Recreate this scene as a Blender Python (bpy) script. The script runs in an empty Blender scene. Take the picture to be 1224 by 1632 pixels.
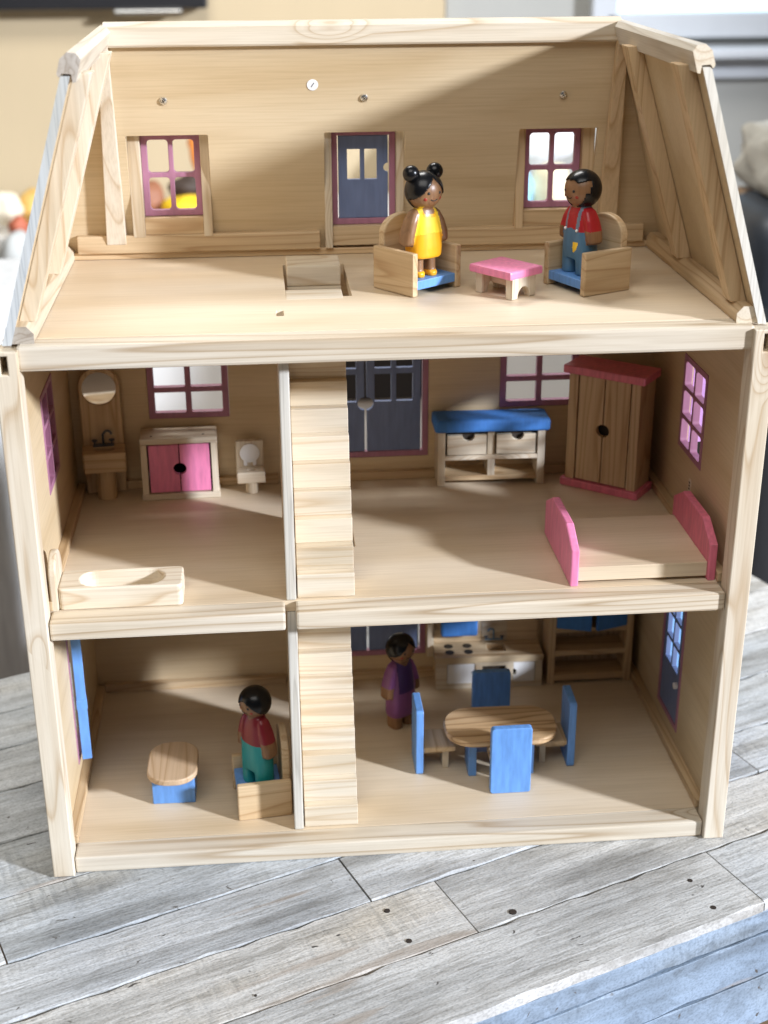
import bpy, bmesh, math, random
from mathutils import Vector, Matrix

random.seed(7)
CM = 0.01
SC = bpy.context.scene
COL = SC.collection

# ------------------------------------------------------------------ camera
cam_data = bpy.data.cameras.new("camera")
cam = bpy.data.objects.new("camera", cam_data)
COL.objects.link(cam)
YAW, PITCH, ROLL, FPX = 0.0879, 0.4059, -0.0049, 2240.77
_f = Vector((math.sin(YAW) * math.cos(PITCH), math.cos(YAW) * math.cos(PITCH), -math.sin(PITCH)))
_r = Vector((math.cos(YAW), -math.sin(YAW), 0))
_u = _r.cross(_f)
_r2 = _r * math.cos(ROLL) + _u * math.sin(ROLL)
_u2 = _u * math.cos(ROLL) - _r * math.sin(ROLL)
_m = Matrix((_r2, _u2, -_f)).transposed().to_4x4()
_m.translation = Vector((-9.8698, -102.6841, 77.896)) * CM
cam.matrix_world = _m
cam_data.sensor_fit = 'VERTICAL'
cam_data.sensor_height = 36.0
cam_data.sensor_width = 27.0
cam_data.lens = 36.0 * FPX / 1632.0
cam_data.clip_start = 0.01
cam_data.clip_end = 60
cam_data.dof.use_dof = True
cam_data.dof.focus_distance = 1.17
cam_data.dof.aperture_fstop = 5.8
SC.camera = cam

# ------------------------------------------------------------------ world, lamps, exposure
world = bpy.data.worlds.new("World")
SC.world = world
world.use_nodes = True
bg = world.node_tree.nodes["Background"]
bg.inputs[0].default_value = (0.76, 0.87, 1.0, 1)
bg.inputs[1].default_value = 0.075

SUN_DIR = Vector((-1.0, 0.66, -0.41)).normalized()      # low sun coming through a room window on the right
def lamp(name, kind, loc, aim, energy, color, size, spot=None):
    d = bpy.data.lights.new(name, kind)
    d.energy = energy
    d.color = color
    if kind == 'AREA':
        d.shape = 'RECTANGLE'; d.size, d.size_y = size
    else:
        d.shadow_soft_size = size
        if spot:
            d.spot_size = spot; d.spot_blend = 0.3
    o = bpy.data.objects.new(name, d)
    COL.objects.link(o)
    o.location = loc
    o.rotation_euler = (Vector(aim) - Vector(loc)).to_track_quat('-Z', 'Y').to_euler()
    return o
_t = Vector((0.0, 0.25, 0.3))
lamp("sunlight_lamp", 'SPOT', _t - SUN_DIR * 9.0, _t, 6500, (0.83, 0.885, 1.0), 0.36, math.radians(34))
lamp("overhead_fill_lamp", 'AREA', (-0.35, -1.25, 2.35), (0.0, 0.15, 0.45), 27.0, (1.0, 0.97, 0.92), (1.7, 1.3))  # added soft fill from above the front; no window stands there
lamp("back_fill_lamp", 'AREA', (-0.2, 1.15, 2.1), (-0.1, 1.9, -0.1), 40, (1.0, 0.98, 0.95), (0.9, 0.6))  # added to brighten the console behind the house; no fixture known there

SC.view_settings.view_transform = 'Standard'
SC.view_settings.look = 'None'
SC.view_settings.exposure = 0.06
SC.view_settings.gamma = 1.0
SC.render.engine = 'CYCLES'
SC.cycles.use_denoising = True
SC.cycles.max_bounces = 8
SC.cycles.diffuse_bounces = 5

# ------------------------------------------------------------------ materials
def new_mat(name):
    m = bpy.data.materials.new(name)
    m.use_nodes = True
    nt = m.node_tree
    return m, nt, nt.nodes, nt.links, nt.nodes["Principled BSDF"]

def node(nodes, kind, **kw):
    n = nodes.new(kind)
    for k, v in kw.items():
        setattr(n, k, v)
    return n

def coords(nodes, links, scale, jitter=1.0):
    tc = nodes.new('ShaderNodeTexCoord')
    oi = nodes.new('ShaderNodeObjectInfo')
    cmb = nodes.new('ShaderNodeCombineXYZ')
    for i, k in enumerate((3.1, 5.3, 2.7)):
        mu = node(nodes, 'ShaderNodeMath', operation='MULTIPLY')
        mu.inputs[1].default_value = k * jitter
        links.new(oi.outputs['Random'], mu.inputs[0])
        links.new(mu.outputs[0], cmb.inputs[i])
    add = node(nodes, 'ShaderNodeVectorMath', operation='ADD')
    links.new(tc.outputs['Object'], add.inputs[0])
    links.new(cmb.outputs[0], add.inputs[1])
    out = []
    for s in scale:
        mp = nodes.new('ShaderNodeMapping')
        mp.inputs['Scale'].default_value = s
        links.new(add.outputs[0], mp.inputs['Vector'])
        out.append(mp.outputs[0])
    return out, oi

def ramp(nodes, stops):
    r = nodes.new('ShaderNodeValToRGB')
    e = r.color_ramp.elements
    while len(e) < len(stops):
        e.new(0.5)
    for k, (p, c) in zip(e, stops):
        k.position = p
        k.color = (*c, 1) if len(c) == 3 else c
    return r

def lerp3(a, b, t):
    return tuple(x + (y - x) * t for x, y in zip(a, b))

def wood(name, light, dark, axis='x', rings=11.0, across=26.0, along=2.2, contrast=1.0, rough=0.52, fine=1.0, vlo=0.92, vhi=1.06, knots=0.0):
    m, nt, N, L, P = new_mat(name)
    i = 'xyz'.index(axis)
    s1 = [across] * 3; s1[i] = along
    s2 = [620.0] * 3; s2[i] = 16.0
    s3 = [16.0] * 3; s3[i] = 3.0
    (v1, v2, v3), oi = coords(N, L, (s1, s2, s3))
    n1 = node(N, 'ShaderNodeTexNoise'); n1.inputs['Scale'].default_value = 1.0; n1.inputs['Detail'].default_value = 1.2; n1.inputs['Distortion'].default_value = 0.25
    L.new(v1, n1.inputs['Vector'])
    val = n1.outputs['Fac']
    knot = None
    if knots:
        s4 = [26.0] * 3; s4[i] = 9.0
        mp = N.new('ShaderNodeMapping'); mp.inputs['Scale'].default_value = s4
        L.new(v1.node.inputs['Vector'].links[0].from_socket, mp.inputs['Vector'])
        vo = node(N, 'ShaderNodeTexVoronoi'); vo.inputs['Scale'].default_value = 1.0
        L.new(mp.outputs[0], vo.inputs['Vector'])
        kr = N.new('ShaderNodeMapRange'); kr.interpolation_type = 'SMOOTHSTEP'
        kr.inputs[1].default_value = 0.42; kr.inputs[2].default_value = 0.02; kr.inputs[3].default_value = 0.0; kr.inputs[4].default_value = 0.42
        L.new(vo.outputs['Distance'], kr.inputs[0])
        sel = node(N, 'ShaderNodeMath', operation='GREATER_THAN'); sel.inputs[1].default_value = 0.80   # only some cells carry a knot
        sp_ = N.new('ShaderNodeSeparateColor'); L.new(vo.outputs['Color'], sp_.inputs[0]); L.new(sp_.outputs[0], sel.inputs[0])
        km = node(N, 'ShaderNodeMath', operation='MULTIPLY'); L.new(kr.outputs[0], km.inputs[0]); L.new(sel.outputs[0], km.inputs[1])
        ad = node(N, 'ShaderNodeMath', operation='ADD'); L.new(val, ad.inputs[0]); L.new(km.outputs[0], ad.inputs[1])
        val = ad.outputs[0]
        kc = N.new('ShaderNodeMapRange'); kc.interpolation_type = 'SMOOTHSTEP'
        kc.inputs[1].default_value = 0.20; kc.inputs[2].default_value = 0.42; kc.inputs[3].default_value = 0.0; kc.inputs[4].default_value = knots
        L.new(km.outputs[0], kc.inputs[0]); knot = kc.outputs[0]
    mu = node(N, 'ShaderNodeMath', operation='MULTIPLY'); mu.inputs[1].default_value = rings
    L.new(val, mu.inputs[0])
    fr = node(N, 'ShaderNodeMath', operation='FRACT'); L.new(mu.outputs[0], fr.inputs[0])
    mid = lerp3(light, dark, 0.35 * contrast)
    full = lerp3(light, dark, contrast)
    rp = ramp(N, [(0.0, lerp3(light, dark, 0.12)), (0.40, light), (0.74, mid), (0.90, full), (1.0, lerp3(light, dark, 0.12))])
    L.new(fr.outputs[0], rp.inputs[0])
    n2 = node(N, 'ShaderNodeTexNoise'); n2.inputs['Scale'].default_value = 1.0; n2.inputs['Detail'].default_value = 3.0
    L.new(v2, n2.inputs['Vector'])
    n3 = node(N, 'ShaderNodeTexNoise'); n3.inputs['Scale'].default_value = 1.0; n3.inputs['Detail'].default_value = 2.0
    L.new(v3, n3.inputs['Vector'])
    r2 = ramp(N, [(0.30, (0.80, 0.77, 0.72)), (0.58, (1, 1, 1))]); L.new(n2.outputs['Fac'], r2.inputs[0])
    r3 = ramp(N, [(0.30, (0.90, 0.83, 0.72)), (0.65, (1.04, 1.03, 1.02))]); L.new(n3.outputs['Fac'], r3.inputs[0])
    m1 = node(N, 'ShaderNodeMix', data_type='RGBA', blend_type='MULTIPLY'); m1.inputs[0].default_value = 0.55 * fine
    L.new(rp.outputs[0], m1.inputs[6]); L.new(r2.outputs[0], m1.inputs[7])
    m2 = node(N, 'ShaderNodeMix', data_type='RGBA', blend_type='MULTIPLY'); m2.inputs[0].default_value = 0.9
    L.new(m1.outputs[2], m2.inputs[6]); L.new(r3.outputs[0], m2.inputs[7])
    if knot is not None:
        mk = node(N, 'ShaderNodeMix', data_type='RGBA', blend_type='MULTIPLY'); L.new(knot, mk.inputs[0])
        L.new(m2.outputs[2], mk.inputs[6]); mk.inputs[7].default_value = (0.62, 0.44, 0.28, 1); m2 = mk
    hs = N.new('ShaderNodeHueSaturation')
    mr = N.new('ShaderNodeMapRange'); mr.inputs[3].default_value = vlo; mr.inputs[4].default_value = vhi
    L.new(oi.outputs['Random'], mr.inputs[0]); L.new(mr.outputs[0], hs.inputs['Value'])
    L.new(m2.outputs[2], hs.inputs['Color'])
    L.new(hs.outputs[0], P.inputs['Base Color'])
    P.inputs['Roughness'].default_value = rough
    bp = N.new('ShaderNodeBump'); bp.inputs['Strength'].default_value = 0.12; bp.inputs['Distance'].default_value = 0.0006
    L.new(n2.outputs['Fac'], bp.inputs['Height']); L.new(bp.outputs[0], P.inputs['Normal'])
    return m

def paint(name, col, rough=0.42, var=0.10, spec=0.5, bump=0.06, scale=260.0, coat=0.0, wear=0.0):
    m, nt, N, L, P = new_mat(name)
    (v,), oi = coords(N, L, ((scale, scale, scale * 0.16),))
    n = node(N, 'ShaderNodeTexNoise'); n.inputs['Scale'].default_value = 1.0; n.inputs['Detail'].default_value = 4.0
    L.new(v, n.inputs['Vector'])
    lo = tuple(c * (1 - var) for c in col); hi = tuple(min(1, c * (1 + var)) for c in col)
    rp = ramp(N, [(0.3, lo), (0.7, hi)]); L.new(n.outputs['Fac'], rp.inputs[0])
    out = rp.outputs[0]
    if wear:    # paint rubbed thin along the edges
        bv = N.new('ShaderNodeBevel'); bv.samples = 4; bv.inputs['Radius'].default_value = 0.0011
        ge = N.new('ShaderNodeNewGeometry')
        dt = node(N, 'ShaderNodeVectorMath', operation='DOT_PRODUCT'); L.new(bv.outputs[0], dt.inputs[0]); L.new(ge.outputs['Normal'], dt.inputs[1])
        mr = N.new('ShaderNodeMapRange'); mr.inputs[1].default_value = 0.985; mr.inputs[2].default_value = 0.80; mr.inputs[3].default_value = 0.0; mr.inputs[4].default_value = wear
        L.new(dt.outputs['Value'], mr.inputs[0])
        n2 = node(N, 'ShaderNodeTexNoise'); n2.inputs['Scale'].default_value = 0.45; n2.inputs['Detail'].default_value = 3.0; L.new(v, n2.inputs['Vector'])
        r2 = ramp(N, [(0.42, (0, 0, 0)), (0.62, (1, 1, 1))]); L.new(n2.outputs['Fac'], r2.inputs[0])
        mm = node(N, 'ShaderNodeMath', operation='MULTIPLY'); L.new(mr.outputs[0], mm.inputs[0]); L.new(r2.outputs[0], mm.inputs[1])
        mx = node(N, 'ShaderNodeMix', data_type='RGBA'); L.new(mm.outputs[0], mx.inputs[0]); L.new(out, mx.inputs[6])
        mx.inputs[7].default_value = (*[min(1, c * .75 + .22) for c in col], 1)
        out = mx.outputs[2]
    L.new(out, P.inputs['Base Color'])
    P.inputs['Roughness'].default_value = rough
    P.inputs['Specular IOR Level'].default_value = spec
    P.inputs['Coat Weight'].default_value = coat
    P.inputs['Coat Roughness'].default_value = 0.08
    if bump:
        b = N.new('ShaderNodeBump'); b.inputs['Strength'].default_value = bump; b.inputs['Distance'].default_value = 0.0005
        L.new(n.outputs['Fac'], b.inputs['Height']); L.new(b.outputs[0], P.inputs['Normal'])
    return m

PL, PD = (0.73, 0.66, 0.54), (0.56, 0.44, 0.30)
M = {}
for a in 'xyz':
    M['pine_' + a] = wood('pine_' + a, PL, PD, a, contrast=0.9, knots=0.6)
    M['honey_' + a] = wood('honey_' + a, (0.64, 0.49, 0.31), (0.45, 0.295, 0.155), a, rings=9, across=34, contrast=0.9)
M['trim_pine'] = wood('trim_pine', (0.71, 0.65, 0.545), (0.47, 0.37, 0.255), 'x', rings=10, across=30, along=1.3, contrast=1.0, knots=0.9)
M['step_pine'] = wood('step_pine', (0.76, 0.69, 0.565), (0.58, 0.45, 0.29), 'x', rings=9, across=30, along=1.4, contrast=0.75, vlo=0.84, vhi=1.04)
M['cap_pine'] = wood('cap_pine', (0.70, 0.66, 0.585), (0.52, 0.46, 0.38), 'y', rings=9, across=30, along=2.0, contrast=0.9)
M['ply_floor'] = wood('ply_floor', (0.71, 0.605, 0.46), (0.63, 0.51, 0.355), 'x', rings=4, across=12, along=1.3, contrast=0.4, rough=0.46, fine=0.85)
M['ply_wall_x'] = wood('ply_wall_x', (0.665, 0.54, 0.36), (0.57, 0.435, 0.26), 'x', rings=5, across=12, along=1.2, contrast=0.55, fine=0.85)
M['ply_wall_y'] = wood('ply_wall_y', (0.665, 0.54, 0.36), (0.57, 0.435, 0.26), 'y', rings=5, across=12, along=1.2, contrast=0.55, fine=0.85)
M['ply_wall_z'] = wood('ply_wall_z', (0.665, 0.54, 0.36), (0.57, 0.435, 0.26), 'z', rings=5, across=12, along=1.2, contrast=0.55, fine=0.85)
M['table_grain'] = wood('table_grain', (0.62, 0.44, 0.26), (0.30, 0.17, 0.07), 'x', rings=10, across=30, along=2.4, contrast=1.0)
M['ply_edge'] = wood('ply_edge', (0.72, 0.71, 0.66), (0.50, 0.49, 0.45), 'z', rings=6, across=120, along=3, contrast=0.8)
M['end_grain'] = wood('end_grain', (0.50, 0.46, 0.41), (0.33, 0.28, 0.23), 'y', rings=9, across=60, along=60, contrast=0.9, rough=0.7)
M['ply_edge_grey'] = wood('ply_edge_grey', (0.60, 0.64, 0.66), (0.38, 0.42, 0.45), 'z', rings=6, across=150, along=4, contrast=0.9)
M['blue'] = paint('blue', (0.13, 0.31, 0.68), wear=0.8, var=0.14)
M['blue_soft'] = paint('blue_soft', (0.05, 0.20, 0.56), rough=0.7)
M['navy'] = paint('navy', (0.155, 0.21, 0.38), rough=0.5)
M['plum'] = paint('plum', (0.39, 0.175, 0.26), rough=0.45)
M['pink'] = paint('pink', (0.80, 0.24, 0.42), wear=0.8, var=0.14)
M['rose'] = paint('rose', (0.68, 0.17, 0.25), wear=0.8, var=0.14)
M['shutter_pink'] = paint('shutter_pink', (0.60, 0.34, 0.68))
M['white'] = paint('white', (0.80, 0.80, 0.79), var=0.03)
M['black'] = paint('black', (0.012, 0.012, 0.014), rough=0.4)
M['hair'] = paint('hair', (0.006, 0.006, 0.007), rough=0.27, bump=0.0, spec=0.35)
M['skin'] = wood('skin', (0.27, 0.145, 0.07), (0.17, 0.085, 0.04), 'z', rings=5, across=60, along=8, contrast=0.6, rough=0.38)
M['yellow'] = paint('yellow', (0.90, 0.60, 0.035), rough=0.35)
M['mustard'] = paint('mustard', (0.84, 0.40, 0.012), rough=0.35)
M['red'] = paint('red', (0.42, 0.016, 0.022), rough=0.35)
M['maroon'] = paint('maroon', (0.20, 0.012, 0.02), rough=0.35)
M['denim'] = paint('denim', (0.075, 0.18, 0.29), rough=0.4)
M['strap'] = paint('strap', (0.17, 0.21, 0.28), rough=0.4)
M['teal'] = paint('teal', (0.012, 0.26, 0.26), rough=0.4)
M['purple'] = paint('purple', (0.22, 0.07, 0.22), rough=0.4)
M['violet'] = paint('violet', (0.055, 0.02, 0.13), rough=0.4)
M['cheek'] = paint('cheek', (0.32, 0.035, 0.02))
M['grey_blue'] = paint('grey_blue', (0.16, 0.28, 0.40))
M['slate'] = paint('slate', (0.09, 0.10, 0.12))
M['dark_slot'] = paint('dark_slot', (0.035, 0.025, 0.018), rough=0.8)
M['raw_brown'] = wood('raw_brown', (0.20, 0.13, 0.075), (0.08, 0.05, 0.03), 'x', contrast=1.0, rough=0.8)
def metal(name, col, rough):
    m, nt, N, L, P = new_mat(name)
    P.inputs['Base Color'].default_value = (*col, 1); P.inputs['Metallic'].default_value = 1.0; P.inputs['Roughness'].default_value = rough
    return m
M['steel'] = metal('steel', (0.72, 0.72, 0.70), 0.22)
M['mirror'] = metal('mirror', (0.93, 0.93, 0.93), 0.03)

def plank_mat(name, tints):
    m, nt, N, L, P = new_mat(name)
    (v1, v2, v3, v4, v5), oi = coords(N, L, ((4, 38, 40), (9, 190, 60), (230, 26, 60), (60, 120, 60), (5, 14, 5)))
    def noise(v, det=3.0, dist=0.0):
        n = node(N, 'ShaderNodeTexNoise'); n.inputs['Scale'].default_value = 1.0; n.inputs['Detail'].default_value = det; n.inputs['Distortion'].default_value = dist
        L.new(v, n.inputs['Vector']); return n.outputs['Fac']
    base = ramp(N, [(k / (len(tints) - 1), c) for k, c in enumerate(tints)])
    base.color_ramp.interpolation = 'LINEAR'
    L.new(oi.outputs['Random'], base.inputs[0])
    def mul(prev, fac_noise, stops, amount):
        r = ramp(N, stops); L.new(fac_noise, r.inputs[0])
        x = node(N, 'ShaderNodeMix', data_type='RGBA', blend_type='MULTIPLY'); x.inputs[0].default_value = amount
        L.new(prev, x.inputs[6]); L.new(r.outputs[0], x.inputs[7]); return x.outputs[2]
    a, b, c, d, e = noise(v1, 4, 0.4), noise(v2, 4), noise(v3, 2), noise(v4, 5, 0.8), noise(v5, 2)
    col = mul(base.outputs[0], e, [(0.28, (0.66, 0.67, 0.68)), (0.46, (0.96, 0.97, 0.98)), (0.56, (1.05, 1.05, 1.05)), (0.72, (0.92, 0.86, 0.77))], 1.0)
    col = mul(col, a, [(0.28, (0.56, 0.54, 0.51)), (0.50, (1, 1, 1))], 0.9)
    col = mul(col, b, [(0.30, (0.78, 0.77, 0.75)), (0.52, (1.03, 1.03, 1.03))], 0.8)
    # flaked whitewash: crisp islands of paint over greyer wood
    mp6 = N.new('ShaderNodeMapping'); mp6.inputs['Scale'].default_value = (45, 260, 60)
    L.new(v1.node.inputs['Vector'].links[0].from_socket, mp6.inputs['Vector'])
    fl_ = noise(mp6.outputs[0], 6.0, 0.6)
    col = mul(col, fl_, [(0.40, (0.70, 0.69, 0.67)), (0.46, (0.97, 0.97, 0.97)), (0.62, (1.05, 1.05, 1.05))], 0.55)
    mp7 = N.new('ShaderNodeMapping'); mp7.inputs['Scale'].default_value = (380, 620, 500)
    L.new(v1.node.inputs['Vector'].links[0].from_socket, mp7.inputs['Vector'])
    grit = noise(mp7.outputs[0], 3.0)
    col = mul(col, grit, [(0.34, (0.70, 0.70, 0.70)), (0.50, (1, 1, 1)), (0.68, (1.10, 1.10, 1.10))], 0.75)
    # saw marks only in patches
    msk = ramp(N, [(0.50, (0, 0, 0)), (0.62, (0.8, 0.8, 0.8))]); L.new(e, msk.inputs[0])
    saw = ramp(N, [(0.36, (0.80, 0.81, 0.82)), (0.52, (1.02, 1.02, 1.02))]); L.new(c, saw.inputs[0])
    x = node(N, 'ShaderNodeMix', data_type='RGBA', blend_type='MULTIPLY'); L.new(msk.outputs[0], x.inputs[0])
    L.new(col, x.inputs[6]); L.new(saw.outputs[0], x.inputs[7]); col = x.outputs[2]
    # worn brown flecks and dark pits
    pit = ramp(N, [(0.27, (1, 1, 1)), (0.31, (0, 0, 0))]); L.new(d, pit.inputs[0])
    x = node(N, 'ShaderNodeMix', data_type='RGBA'); L.new(pit.outputs[0], x.inputs[0]); L.new(col, x.inputs[6]); x.inputs[7].default_value = (0.085, 0.075, 0.065, 1); col = x.outputs[2]
    wear = ramp(N, [(0.645, (0, 0, 0)), (0.70, (1, 1, 1))]); L.new(a, wear.inputs[0])
    x = node(N, 'ShaderNodeMix', data_type='RGBA'); x.inputs[7].default_value = (0.33, 0.26, 0.195, 1)
    wf = node(N, 'ShaderNodeMath', operation='MULTIPLY'); wf.inputs[1].default_value = 0.55; L.new(wear.outputs[0], wf.inputs[0])
    L.new(wf.outputs[0], x.inputs[0]); L.new(col, x.inputs[6]); col = x.outputs[2]
    L.new(col, P.inputs['Base Color'])
    P.inputs['Roughness'].default_value = 0.62
    h = node(N, 'ShaderNodeMath', operation='ADD'); L.new(b, h.inputs[0])
    h2 = node(N, 'ShaderNodeMath', operation='MULTIPLY'); L.new(c, h2.inputs[0]); L.new(msk.outputs[0], h2.inputs[1]); L.new(h2.outputs[0], h.inputs[1])
    h3 = node(N, 'ShaderNodeMath', operation='ADD'); L.new(h.outputs[0], h3.inputs[0]); L.new(fl_, h3.inputs[1])
    bp = N.new('ShaderNodeBump'); bp.inputs['Strength'].default_value = 0.6; bp.inputs['Distance'].default_value = 0.0013
    L.new(h3.outputs[0], bp.inputs['Height']); L.new(bp.outputs[0], P.inputs['Normal'])
    return m
M['plank'] = plank_mat('plank', [(0.47, 0.495, 0.51), (0.57, 0.58, 0.58), (0.51, 0.53, 0.54), (0.63, 0.625, 0.60), (0.56, 0.54, 0.495)])
M['apron'] = plank_mat('apron', [(0.25, 0.33, 0.43), (0.30, 0.38, 0.48), (0.27, 0.35, 0.45)])

# ------------------------------------------------------------------ mesh helpers (all lengths in centimetres)
def link(name, me, mat, parent=None, smooth=False):
    if isinstance(mat, str):
        mat = M[mat]
    if mat is not None and not me.materials:
        me.materials.append(mat)
    if smooth:
        me.polygons.foreach_set('use_smooth', [True] * len(me.polygons))
    o = bpy.data.objects.new(name, me)
    COL.objects.link(o)
    if parent is not None:
        o.parent = parent
    return o

def from_bm(name, bm, mat, parent=None, smooth=False):
    me = bpy.data.meshes.new(name)
    bmesh.ops.recalc_face_normals(bm, faces=bm.faces[:])
    bm.to_mesh(me); bm.free()
    return link(name, me, mat, parent, smooth)

def add_box(bm, lo, hi, bevel=0.0, mtx=None, seg=2):
    r = bmesh.ops.create_cube(bm, size=1.0)
    vs = r['verts']
    c = [(a + b) / 2 * CM for a, b in zip(lo, hi)]
    s = [abs(b - a) * CM for a, b in zip(lo, hi)]
    for v in vs:
        v.co = Vector((v.co.x * s[0] + c[0], v.co.y * s[1] + c[1], v.co.z * s[2] + c[2]))
    if bevel:
        es = list({e for v in vs for e in v.link_edges})
        g = bmesh.ops.bevel(bm, geom=es, offset=bevel * CM, segments=seg, profile=0.6, affect='EDGES')
        vs = list({v for f in g['faces'] for v in f.verts} | {v for v in vs if v.is_valid})
    if mtx is not None:
        bmesh.ops.transform(bm, matrix=mtx, verts=[v for v in vs if v.is_valid])

def box(name, lo, hi, mat, parent=None, bevel=0.08):
    bm = bmesh.new(); add_box(bm, lo, hi, bevel)
    return from_bm(name, bm, mat, parent)

def rrect(x0, y0, x1, y1, r=0.0, n=4):
    if r <= 0:
        return [(x0, y0), (x1, y0), (x1, y1), (x0, y1)]
    p = []
    for cx, cy, a0 in ((x1 - r, y0 + r, -90), (x1 - r, y1 - r, 0), (x0 + r, y1 - r, 90), (x0 + r, y0 + r, 180)):
        for k in range(n + 1):
            a = math.radians(a0 + 90 * k / n)
            p.append((cx + r * math.cos(a), cy + r * math.sin(a)))
    return p

def circle(cx, cy, r, n=24, ry=None):
    return [(cx + r * math.cos(2 * math.pi * k / n), cy + (ry or r) * math.sin(2 * math.pi * k / n)) for k in range(n)]

def arch(x0, x1, z0, z1, r=None, n=14):
    """outline with a rounded top"""
    w = (x1 - x0) / 2; cx = (x0 + x1) / 2
    r = w if r is None else r
    p = [(x0, z0), (x1, z0)]
    for k in range(n + 1):
        a = math.pi * k / n
        p.append((cx + w * math.cos(a), z1 - r + r * math.sin(a)))
    return p

def plate_mesh(outer, holes, axis, at, thick, bevel=0.05):
    """flat piece with holes, extruded along axis from at to at+thick"""
    cu = bpy.data.curves.new('outline', 'CURVE')
    cu.dimensions = '2D'; cu.fill_mode = 'BOTH'
    b = min(bevel, thick * 0.45) * CM
    cu.extrude = max(thick * CM / 2 - b, 1e-6); cu.bevel_depth = b; cu.bevel_resolution = 1; cu.offset = -b if b else 0
    for pts in [outer] + list(holes):
        sp = cu.splines.new('POLY'); sp.points.add(len(pts) - 1); sp.use_cyclic_u = True
        for q, (x, y) in zip(sp.points, pts):
            q.co = (x * CM, y * CM, 0, 1)
    ob = bpy.data.objects.new('outline', cu)
    me = bpy.data.meshes.new_from_object(ob)
    bpy.data.objects.remove(ob); bpy.data.curves.remove(cu)
    mid = (at + thick / 2) * CM
    if axis == 'z':
        mt = Matrix.Translation((0, 0, mid))
    elif axis == 'y':   # (u, v) -> (x, z)
        mt = Matrix(((1, 0, 0, 0), (0, 0, -1, mid), (0, 1, 0, 0), (0, 0, 0, 1)))
    else:               # (u, v) -> (y, z)
        mt = Matrix(((0, 0, 1, mid), (1, 0, 0, 0), (0, 1, 0, 0), (0, 0, 0, 1)))
    me.transform(mt)
    bm = bmesh.new(); bm.from_mesh(me)
    bmesh.ops.remove_doubles(bm, verts=bm.verts[:], dist=1e-6)
    bmesh.ops.recalc_face_normals(bm, faces=bm.faces[:])
    bm.to_mesh(me); bm.free()
    me.materials.clear()
    me.polygons.foreach_set('use_smooth', [False] * len(me.polygons))
    return me

def plate(name, outer, holes, axis, at, thick, mat, parent=None, bevel=0.05):
    return link(name, plate_mesh(outer, holes, axis, at, thick, bevel), mat, parent)

def prism(name, quad_lo, quad_hi, mat, parent=None, bevel=0.0):
    """hexahedron from two quads (cm)"""
    bm = bmesh.new()
    a = [bm.verts.new(Vector(p) * CM) for p in quad_lo]; b = [bm.verts.new(Vector(p) * CM) for p in quad_hi]
    n = len(a)
    bm.faces.new(a[::-1]); bm.faces.new(b)
    for i in range(n):
        bm.faces.new((a[i], a[(i + 1) % n], b[(i + 1) % n], b[i]))
    bmesh.ops.recalc_face_normals(bm, faces=bm.faces[:])
    if bevel:
        bmesh.ops.bevel(bm, geom=bm.edges[:], offset=bevel * CM, segments=2, profile=0.6, affect='EDGES')
    return from_bm(name, bm, mat, parent)

def lathe(name, prof, loc, mat, parent=None, n=28, sy=1.0):
    bm = bmesh.new(); rows = []
    for r, z in prof:
        rows.append([bm.verts.new(((loc[0] + r * math.cos(2 * math.pi * k / n)) * CM, (loc[1] + sy * r * math.sin(2 * math.pi * k / n)) * CM, (loc[2] + z) * CM)) for k in range(n)])
    for i in range(len(rows) - 1):
        for k in range(n):
            bm.faces.new((rows[i][k], rows[i][(k + 1) % n], rows[i + 1][(k + 1) % n], rows[i + 1][k]))
    bm.faces.new(rows[0][::-1]); bm.faces.new(rows[-1])
    return from_bm(name, bm, mat, parent, smooth=False)

def disc(name, centre, radius, axis, thick, mat, parent=None, n=28, ry=None):
    c = {'x': (centre[1], centre[2]), 'y': (centre[0], centre[2]), 'z': (centre[0], centre[1])}[axis]
    at = centre['xyz'.index(axis)]
    return plate(name, circle(c[0], c[1], radius, n, ry), [], axis, at, thick, mat, parent, bevel=min(0.04, thick * 0.3))

def tube(name, pts, r, mat, parent=None, n=10):
    bm = bmesh.new(); rows = []
    P = [Vector(p) for p in pts]
    for i, p in enumerate(P):
        d = (P[min(i + 1, len(P) - 1)] - P[max(i - 1, 0)]).normalized()
        u = d.orthogonal().normalized() if i == 0 else (u - d * u.dot(d)).normalized()
        w = d.cross(u)
        rr = r[i] if isinstance(r, (list, tuple)) else r
        rows.append([bm.verts.new((p + (u * math.cos(2 * math.pi * k / n) + w * math.sin(2 * math.pi * k / n)) * rr) * CM) for k in range(n)])
    for i in range(len(rows) - 1):
        for k in range(n):
            bm.faces.new((rows[i][k], rows[i][(k + 1) % n], rows[i + 1][(k + 1) % n], rows[i + 1][k]))
    bm.faces.new(rows[0][::-1]); bm.faces.new(rows[-1])
    return from_bm(name, bm, mat, parent, smooth=True)

def ball(name, c, r, mat, parent=None, seg=28, scale=(1, 1, 1)):
    bm = bmesh.new()
    bmesh.ops.create_uvsphere(bm, u_segments=seg, v_segments=seg // 2, radius=1)
    for v in bm.verts:
        v.co = Vector(((v.co.x * r * scale[0] + c[0]) * CM, (v.co.y * r * scale[1] + c[1]) * CM, (v.co.z * r * scale[2] + c[2]) * CM))
    return from_bm(name, bm, mat, parent, smooth=True)

def thing(name, label, cat, loc=(0, 0, 0), rot=0.0, group=None):
    o = bpy.data.objects.new(name, None)
    o.empty_display_size = 0.01
    COL.objects.link(o)
    o.location = Vector(loc) * CM
    o.rotation_euler = (0, 0, math.radians(rot))
    o['label'] = label; o['category'] = cat
    if group:
        o['group'] = group
    return o

def tag(o, label, cat, group=None):
    o['label'] = label; o['category'] = cat
    if group:
        o['group'] = group
    return o

def structure(o):
    o['kind'] = 'structure'
    return o

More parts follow.
